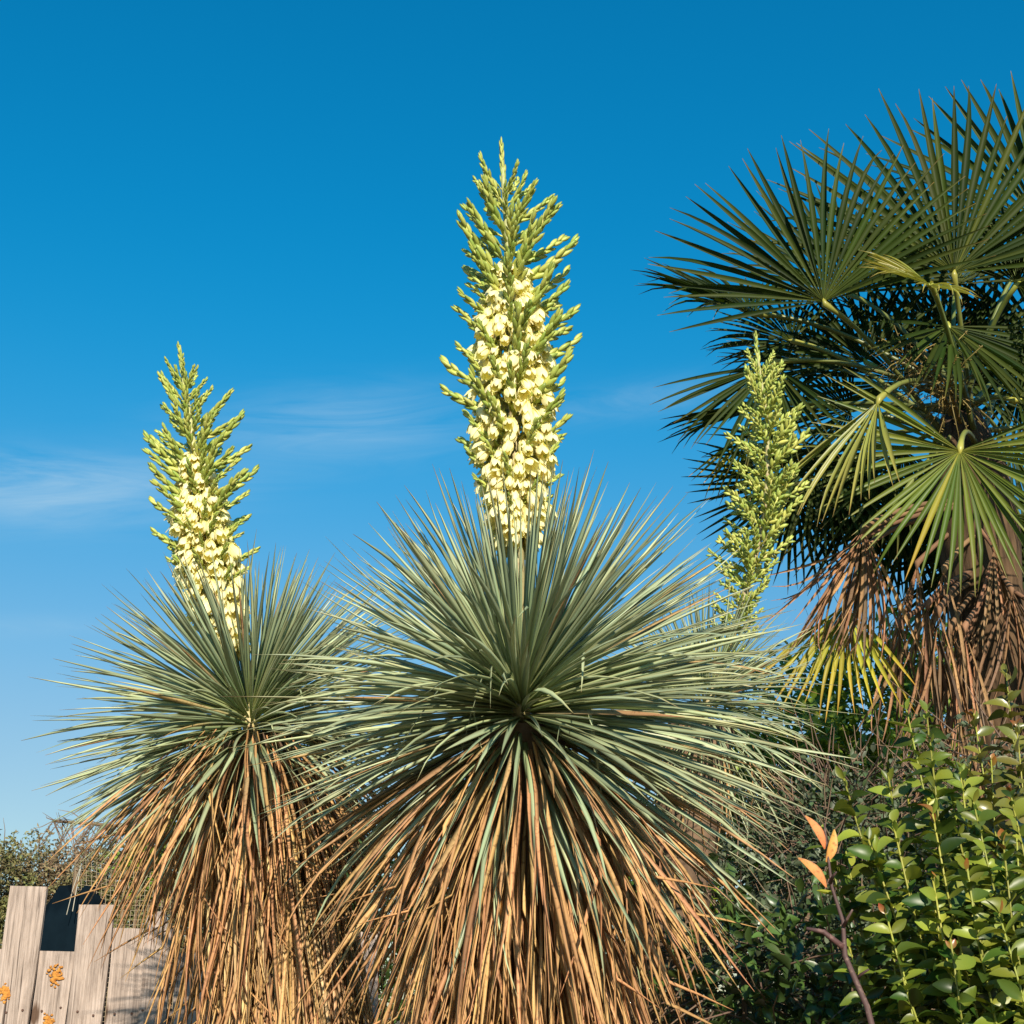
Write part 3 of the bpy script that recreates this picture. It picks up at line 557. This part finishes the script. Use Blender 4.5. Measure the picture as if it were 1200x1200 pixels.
def mass(name, label, cat, base, blobs, nleaf, size, mat, ntwig, seed, tm=SM_T, trunk=None, shell=.55, group=None, mat2=None):
    """a plant: trunk and limbs, leaves spread through several lumps (centre, radii)"""
    random.seed(seed); base = Vector(base); o = thing(name, base, label, cat, group)
    t = T(); c0 = Vector((sum(b[0][0] for b in blobs) / len(blobs), sum(b[0][1] for b in blobs) / len(blobs), sum(b[0][2] for b in blobs) / len(blobs)))
    top = trunk or .03
    for c, r in blobs:
        c = Vector(c); pts = curve(Vector((0, 0, 0)), Vector(((c.x - base.x) * .3, (c.y - base.y) * .3, (c.z - base.z) * .6)), c - base, 7); t.addT(tube(pts, [top * (1 - .8 * i / 6) for i in range(7)], 7))
    link('trunk' if trunk else 'stems', t.mesh('limbs', M_bark), Matrix.Translation(base), o)
    vols = [r[0] * r[1] * r[2] for c, r in blobs]; tot = sum(v ** .7 for v in vols); items = []; tw = T(); tw2 = []
    TW = tube([(0, 0, 0), (.5, .03, .02), (1, 0, .06)], [.012, .009, .004], 4, cap=False)
    for (c, r), v in zip(blobs, vols):
        c = Vector(c); nl = int(nleaf * v ** .7 / tot); ncl = max(4, nl // 14)
        for _ in range(ncl):
            d = rdir(); rad = shell + (1.06 - shell) * random.random(); p0 = c + Vector((d.x * r[0], d.y * r[1], d.z * r[2])) * rad
            cd_ = (d + rdir() * .6 + Vector((0, 0, .3))).normalized()
            for k in range(14):
                p = p0 + cd_ * size * rnd(-1.5, 2.5) + rdir() * size * rnd(.2, 1.1); items.append((random.randrange(len(tm)), frame(p - base, rdir() + d * .7, rdir() + Vector((0, -.2, .8)), size * rnd(.65, 1.25))))
        for _ in range(int(ntwig * v ** .7 / tot)):
            d = rdir(); p0 = c + Vector((d.x * r[0], d.y * r[1], d.z * r[2])) * rnd(.6, .95); tw2.append((0, frame(p0 - base, d + rdir() * .7, rdir(), size * rnd(4, 10), .25)))
    link('foliage', join('foliage', tm, items, mat), Matrix.Translation(base), o, kind='stuff')
    if tw2: link('twigs', join('twigs', [TW], tw2, M_twig), Matrix.Translation(base), o, kind='stuff')
    return o
def BLB(u, v, Y, rx, ry, rz): p = P(u, v, Y); return ((p.x, p.y, p.z), (rx, ry, rz))
mass('undergrowth_shrub', 'dense small-leaved grey-green shrub filling the gap beside the largest yucca skirt', 'shrub', (.75, 4.3, 0),
     [BLB(900, 1120, 4.3, .35, .3, .35), BLB(1000, 1080, 4.3, .35, .3, .38), BLB(960, 1200, 4.1, .45, .3, .35), BLB(850, 1210, 4.3, .35, .3, .3), BLB(1080, 1190, 4.2, .4, .3, .4), BLB(950, 1010, 4.5, .3, .3, .25)], 11000, .026, M_grey, 500, 61)
mass('broadleaf_shrub', 'dark green broad-leaved shrub low behind the orange-leaved stem', 'shrub', (.62, 3.9, 0),
     [BLB(870, 1130, 3.85, .22, .15, .22), BLB(960, 1190, 3.8, .3, .15, .18), BLB(1040, 1170, 3.8, .2, .15, .2)], 900, .045, M_dkgreen, 60, 62, tm=O_T)
mass('twiggy_bush', 'twiggy grey bush at the foot of the palm trunk', 'shrub', (1.15, 4.75, 0),
     [BLB(985, 965, 4.7, .22, .2, .22), BLB(1060, 965, 4.75, .25, .2, .22), BLB(1000, 1000, 4.7, .3, .2, .3), BLB(1150, 960, 4.7, .3, .2, .35)], 3600, .03, M_grey, 500, 63)
mass('leafy_tree', 'bright green leafy tree seen between the largest yucca and the palm trunk', 'tree', (2.0, 8.2, 0),
     [BLB(960, 860, 8.2, .6, .5, .5), BLB(1040, 850, 8.2, .6, .5, .6), BLB(930, 960, 8.2, .6, .5, .6), BLB(1120, 880, 8.3, .7, .5, .7), BLB(1030, 960, 8.0, .8, .5, .6), BLB(1200, 860, 8.3, .7, .6, .8), BLB(860, 1000, 8.2, .6, .5, .5), BLB(1150, 1000, 8.2, .9, .5, .6)], 17000, .07, M_brightg, 300, 64, trunk=.09)
mass('climber_shrub', 'bright green leafy climber above the wire mesh behind the fence', 'shrub', (-1.95, 7.3, 0),
     [BLB(185, 1005, 7.0, .16, .15, .16), BLB(205, 985, 7.0, .12, .12, .12), BLB(165, 1015, 7.0, .1, .1, .1)], 1400, .035, M_brightg, 40, 65)
hb = []
for i in range(20): hb.append(BLB(-170 + i * 30, 1036 + random.Random(i).uniform(-3, 3), 9.2, .24, .4, .30))
for i in range(12): hb.append(BLB(-170 + i * 50, 1080, 9.2, .34, .4, .40))
for i in range(9): hb.append(BLB(-170 + i * 66, 1160, 9.1, .42, .4, .55))
hb2 = []
for i in range(16): hb2.append(BLB(340 + i * 60, 1045 + random.Random(i).uniform(-15, 15), 8.9, .35, .4, .45))
for i in range(12): hb2.append(BLB(350 + i * 75, 1190, 8.8, .45, .4, .6))
mass('hedge', 'dark green leafy hedge running behind the yucca skirts', 'hedge', (.6, 9.2, 0), hb2, 30000, .055, M_dkgreen, 800, 67, shell=.4)
mass('hedge', 'half-dry clipped hedge of tiny green and brown leaves behind the wire mesh', 'hedge', (-3.4, 9.3, 0), hb, 120000, .026, M_hedge, 700, 66, shell=.45, tm=TINY_T)

# ------------------------------------------------------------------ stem with orange leaves
random.seed(71)
M_redstem = leaf_mat('red_stem', [(0, (.10, .05, .04)), (1, (.07, .04, .035))], rough=.7, speck=(.2, .12, .09))
M_orange = leaf_mat('orange_leaf', [(0, (.50, .18, .06)), (.6, (.58, .26, .08)), (1, (.42, .20, .05))], rough=.55, trans=.15, edge=(.34, .14, .04), speck=(.28, .10, .03), speck_scale=120)
pts = [P(u, v, Y) for u, v, Y in ((1030, 1235, 2.62), (1016, 1180, 2.64), (990, 1120, 2.68), (988, 1080, 2.7), (975, 1040, 2.71), (970, 1000, 2.72), (966, 965, 2.73))]
b0 = Vector((pts[0].x + .10, 2.6, 0)); sb = thing('orange_leaved_stem', b0, 'bare reddish stem topped by three orange leaves', 'plant')
allp = curve(b0, (pts[0].x + .07, 2.6, .8), pts[0], 6) + pts[1:]
stm = link('stem', tube([p - b0 for p in allp], [.011, .010, .009, .008, .007, .0065, .006, .005, .004, .003, .0025, .002], 7, jit=.3).mesh('orange_stem', M_redstem), Matrix.Translation(b0), sb)
OL = [oval(.36, .6, .2, 7), oval(.34, .7, .28, 7)]
OLm = [t.mesh('orange_leaf', M_orange) for t in OL]
for (a, b, k) in (((966, 995), (950, 955), 0), ((968, 1010), (982, 975), 1), ((968, 1040), (942, 1003), 0)):
    A = P(*a, 2.72); B_ = P(*b, 2.70); link('leaf', OLm[k], frame(A, B_ - A, Vector((.5, -1, .5)), (B_ - A).length), sb)
side = [P(988, 1110, 2.68), P(965, 1092, 2.69), P(945, 1088, 2.69)]
for u0, v0, u1, v1 in ((989, 1085, 999, 1066), (973, 1035, 980, 1022), (1003, 1150, 1018, 1136)):
    a_ = P(u0, v0, 2.69); b_ = P(u1, v1, 2.66); link('side_twig', tube([a_ - a_, (b_ - a_) * .5 + rdir() * .003, b_ - a_], [.004, .003, .0018], 6, jit=.4).mesh('short_twig', M_redstem), Matrix.Translation(a_), sb)
link('side_twig', tube([p - side[0] for p in side], [.006, .005, .003], 6).mesh('side_twig', M_redstem), Matrix.Translation(side[0]), sb)

# ------------------------------------------------------------------ plank fence
random.seed(81)
def wood_mat(name):
    m, t, b = nodes(name); tcn = t.nodes.new('ShaderNodeTexCoord'); oi = t.nodes.new('ShaderNodeObjectInfo'); cx = t.nodes.new('ShaderNodeCombineXYZ')
    t.links.new(math2(t, 'MULTIPLY', oi.outputs['Random'], 37.0), cx.inputs[0]); t.links.new(math2(t, 'MULTIPLY', oi.outputs['Random'], 9.0), cx.inputs[2])
    va = t.nodes.new('ShaderNodeVectorMath'); va.operation = 'ADD'; t.links.new(tcn.outputs['Object'], va.inputs[0]); t.links.new(cx.outputs[0], va.inputs[1])
    def noise(sc, st, det=8):
        mp = t.nodes.new('ShaderNodeMapping'); mp.inputs['Scale'].default_value = st; t.links.new(va.outputs[0], mp.inputs[0]); n = t.nodes.new('ShaderNodeTexNoise')
        n.inputs['Scale'].default_value = sc; n.inputs['Detail'].default_value = det; n.inputs['Roughness'].default_value = .7; n.inputs['Distortion'].default_value = .4; t.links.new(mp.outputs[0], n.inputs['Vector']); return n.outputs['Fac']
    broad = noise(6, (1.6, 1.6, .5)); grain = noise(60, (2.2, 2.2, .06)); crack = noise(26, (2.4, 2.4, .035), 4)
    c = ramp(t, [(.3, (.22, .175, .15)), (.5, (.37, .30, .26)), (.7, (.47, .39, .345))], broad)
    c = mixc(t, 1.0, c, ramp(t, [(.3, (.42, .40, .38)), (.58, (1.1, 1.07, 1.04))], grain), 'MULTIPLY')
    c = mixc(t, ramp(t, [(.36, (1, 1, 1)), (.40, (0, 0, 0))], crack), c, (.06, .042, .035))
    mp = t.nodes.new('ShaderNodeMapping'); mp.inputs['Scale'].default_value = (1, .3, .55); t.links.new(va.outputs[0], mp.inputs[0]); vo = t.nodes.new('ShaderNodeTexVoronoi'); vo.inputs['Scale'].default_value = 7.5; t.links.new(mp.outputs[0], vo.inputs['Vector'])
    kn = ramp(t, [(.13, (1, 1, 1)), (.22, (0, 0, 0))], math2(t, 'ADD', vo.outputs['Distance'], math2(t, 'MULTIPLY', math2(t, 'SUBTRACT', grain, .5), .12)))
    c = mixc(t, kn, c, (.10, .06, .04))
    t.links.new(c, b.inputs['Base Color']); b.inputs['Roughness'].default_value = .85; b.inputs['Specular IOR Level'].default_value = .2
    bp = t.nodes.new('ShaderNodeBump'); bp.inputs['Strength'].default_value = .7; bp.inputs['Distance'].default_value = .004; t.links.new(math2(t, 'ADD', grain, math2(t, 'MULTIPLY', crack, 1.5)), bp.inputs['Height']); t.links.new(bp.outputs[0], b.inputs['Normal'])
    return m
M_plank = wood_mat('weathered_wood')
M_lichen = flat_mat('orange_lichen', (.30, .10, .02), (.62, .30, .06), 60, (1, 1, 1), .9, .9)
FY = 5.5; fb = P(100, 1150, FY)
fence = thing('plank_fence', (fb.x, FY + .05, 0), 'weathered grey plank fence with boards of uneven height', 'fence')
def plank(ul, ur, vt, dv=0, lean=0.0, yo=0.0, thick=.024, shape=None):
    a = P(ul, vt, FY); b = P(ur, vt + dv, FY); wd = b.x - a.x; cx = (a.x + b.x) / 2; h = (a.z + b.z) / 2
    t = T(); nx, nzz = 5, 14; v = []; f = []
    for side in (0, 1):
        for j in range(nzz + 1):
            for i in range(nx + 1):
                x = (i / nx - .5) * wd; s = j / nzz; top = a.z + (b.z - a.z) * i / nx
                if shape and j == nzz: top += shape[i]
                z = top * s; warp = .003 * math.sin(s * 3 + cx * 9) + .002 * math.sin(x / wd * 3 + cx * 20)
                e = .003 if i in (0, nx) or j == nzz else 0
                v.append((x + lean * (z - h) + .0025 * math.sin(z * 9 + i) * (1 if i in (0, nx) else 0), (warp + e) if side == 0 else thick + warp - e, z))
    nn = (nx + 1) * (nzz + 1); q = lambda s, i, j: s * nn + j * (nx + 1) + i
    for j in range(nzz):
        for i in range(nx): f.append((q(0, i, j), q(0, i + 1, j), q(0, i + 1, j + 1), q(0, i, j + 1))); f.append((q(1, i, j), q(1, i, j + 1), q(1, i + 1, j + 1), q(1, i + 1, j)))
        f.append((q(0, 0, j), q(0, 0, j + 1), q(1, 0, j + 1), q(1, 0, j))); f.append((q(0, nx, j), q(1, nx, j), q(1, nx, j + 1), q(0, nx, j + 1)))
    for i in range(nx): f.append((q(0, i, nzz), q(0, i + 1, nzz), q(1, i + 1, nzz), q(1, i, nzz))); f.append((q(0, i, 0), q(1, i, 0), q(1, i + 1, 0), q(0, i + 1, 0)))
    return link('plank', mesh('plank', v, f, M_plank, smooth=False), Matrix.Translation((cx, FY + yo, 0)), fence)
PL = [plank(13, 55, 1038, 1, .03), plank(45, 86, 1114, 1, .02, .012), plank(93, 133, 1060, 0, .01), plank(132, 172, 1087, 1, .005, .008),
      plank(172, 203, 1070, 12, 0, -.004, shape=(-.01, 0, .02, .03, 0, -.03)), plank(206, 240, 1118, -3, 0, .01), plank(242, 276, 1095, 2), plank(-35, 8, 1112, 0, .02, .01), plank(-80, -38, 1075, 0, .02),
      plank(279, 318, 1080, 0), plank(320, 360, 1100, 0), plank(363, 402, 1078, 0), plank(405, 445, 1092, 0)]
for z in (.45, 1.35):
    v0 = Vector((P(-85, 1150, FY).x, 0, 0)); v1 = Vector((P(450, 1150, FY).x, 0, 0))
    link('rail', tube([v0 - v0, (v1 - v0) * .5 + Vector((0, .003, 0)), v1 - v0], .035, 4).mesh('rail', M_plank, False), Matrix.Translation((v0.x, FY + .068, z)), fence)
for u in (-60, 200, 420):
    x = P(u, 1150, FY).x; link('post', tube([(0, 0, -.02), (0, 0, .8), (0, 0, 1.5)], .06, 4).mesh('post', M_plank, False), Matrix.Translation((x, FY + .15, 0)), fence)
def lichen(u, v, r, pk):
    p = P(u, v, FY) + Vector((0, WM[pk].translation.y - FY - .005, 0)); t = T()
    for i in range(46):
        a = rnd(0, 6.28); q = r * random.random() ** .8; c = Vector((q * math.cos(a), 0, q * math.sin(a) * 1.15)); s = r * rnd(.4, .75) * (1.2 - q / r * .6)
        t.addT(ell(1, .5, 4, 6), Matrix.Diagonal((1, .35, 1, 1)) @ frame(c - Vector((s * .5, 0, 0)), (1, 0, rnd(-.8, .8)), (0, -1, 0), s, s * .7))
    link('lichen_patch', t.mesh('lichen_patch', M_lichen), Matrix.Translation(p), pk)
M_nail = flat_mat('rusty_nail', (.05, .03, .025), (.12, .06, .04), 40, (1, 1, 1), .7, .2)
nail_me = tube([(0, 0, 0), (0, -.003, 0), (0, -.004, 0)], [.0045, .0045, .003], 8).mesh('nail', M_nail, False)
for pk in PL[:7]:
    for fx in (-.032, .034):
        link('nail', nail_me, Matrix.Translation((WM[pk].translation.x + fx + rnd(-.005, .005), WM[pk].translation.y - .002, 1.49 + rnd(-.015, .015))), pk)
lichen(64, 1143, .034, PL[1]); lichen(56, 1196, .026, PL[1]); lichen(6, 1164, .030, PL[0])

# ------------------------------------------------------------------ wire mesh run, rail and added dark sheet behind the fence
random.seed(91)
M_wire = flat_mat('old_wire', (.28, .22, .14), (.45, .36, .24), 20, (1, 1, 1), .6, .1)
M_oldwood = flat_mat('old_wood', (.12, .08, .05), (.26, .18, .11), 12, (1, 1, 1), .9, .5)
M_added_sheet = flat_mat('added_navy_sheet', (.002, .006, .010), (.005, .012, .018), 5, (1, 1, 1), .95, .4); M_added_sheet.node_tree.nodes['Principled BSDF'].inputs['Specular IOR Level'].default_value = .05
WY = 6.4
a = P(88, 1008, WY); b = P(268, 1016, WY)
run = thing('wire_run', ((a.x + b.x) / 2, WY, 0), 'sagging square wire mesh on thin wooden posts behind the plank fence', 'wire mesh')
wt = T(); zt = a.z; H_ = .78; W_ = b.x - a.x; step = .021; org = Vector((a.x, WY, zt))
def wp(x, z): return Vector((x, .05 * math.sin(x / W_ * 3.1) + .03 * math.sin(z * 6) + .10 * (z / H_), -z - .03 * math.sin(x / W_ * math.pi) + .006 * math.sin(x * 23 + z * 4)))
k = int(W_ / step)
for i in range(k + 1): wt.addT(tube([wp(i * step + .012 * math.sin(q * .55 + i * .2), q * H_ / 7) for q in range(8)],   .0016, 3, False))
for j in range(int(H_ / step) + 1): wt.addT(tube([wp(q * W_ / 9, j * step) for q in range(10)],   .0016, 3, False))
link('wire_mesh', wt.mesh('wire_mesh', M_wire), Matrix.Translation(org), run, kind='stuff')
for x in (0, W_):
    link('post', tube([(0, 0, 0), (.01, .01, zt * .5), (0, 0, zt + .03)], [.012, .012, .011], 7).mesh('mesh_post', M_oldwood), Matrix.Translation((a.x + x, WY + .03, 0)), run)
tl = P(62, 962, 6.9); tr_ = P(255, 972, 7.0); mid = tl.lerp(tr_, .5)
pole = thing('wooden_rail', (tl.x + .2, 6.95, 0), 'thin wooden rail on posts with dry twigs above the hedge', 'rail')
link('rail', tube([tl - tl, mid - tl + Vector((0, 0, -.01)), tr_ - tl], [.007, .009, .007], 6, jit=.2).mesh('thin_rail', M_oldwood), Matrix.Translation(tl), pole)
for f in (.45, .95):
    p = tl.lerp(tr_, f); link('post', tube([(0, 0, 0), (.02, 0, p.z * .5), (0, 0, p.z)], .01, 6).mesh('rail_post', M_oldwood), Matrix.Translation((p.x, p.y + .03, 0)), pole)
tw = T()
for i in range(90):
    s = random.random() ** 1.4; p = tl.lerp(tr_, s) - tl; e = p + Vector((rnd(-.14, .10), rnd(-.08, .08), rnd(-.22, .07))); tw.addT(tube([p, p.lerp(e, .5) + rdir() * .02, e], [.003, .0025, .001], 3, False))
link('twigs', tw.mesh('dry_twigs', M_twig), Matrix.Translation(tl), pole, kind='stuff')
# near-black navy sheet added to fill the dark gap behind the boards
c = P(66, 1100, 6.2); t = T(); v = []; f = []; nx = 10
sheet = thing('added_dark_sheet', (c.x, 6.3, 0), 'added dark navy sheet filling the dark gap behind the fence boards', 'sheet')
top = P(75, 1042, 6.2).z; wd = .15
prof = [(-.26, 0), (-.25, top * .35), (-.24, top * .7), (-.2, top * .93), (-.08, top), (.1, top + .01), (.22, top * .94), (.25, top * .6), (.26, 0)]
for i in range(nx + 1):
    for j, (yy, zz) in enumerate(prof):
        x = (i / nx - .5) * wd * 1.5; edge = 1 - .015 * (abs(i / nx - .5) * 2) ** 9; v.append((x, yy + .015 * math.sin(i * 1.3 + j), zz * edge + (.028 * math.sin(i * 1.3 + j * 1.1) + .012 * math.sin(i * 3.7) if zz > 0 else 0)))
m_ = len(prof)
for i in range(nx):
    for j in range(m_ - 1): f.append((i * m_ + j, (i + 1) * m_ + j, (i + 1) * m_ + j + 1, i * m_ + j + 1))
f.append(tuple(range(m_))); f.append(tuple(nx * m_ + j for j in reversed(range(m_))))
link('sheet', mesh('sheet', v, f, M_added_sheet), Matrix.Translation((c.x, 6.45, 0)), sheet)
ra = P(95, 1014, 6.3); M_rope = leaf_mat('rope', [(0, (.42, .38, .31)), (1, (.42, .38, .31))], rough=.9)
rope = tube([ra - ra, P(86, 1040, 6.25) - ra, P(78, 1072, 6.16) - ra], .0018, 5); rope.addT(tube([ra - ra, P(90, 1040, 6.25) - ra, P(85, 1068, 6.16) - ra], .0018, 5))
link('rope', rope.mesh('rope', M_rope), Matrix.Translation(ra), sheet)
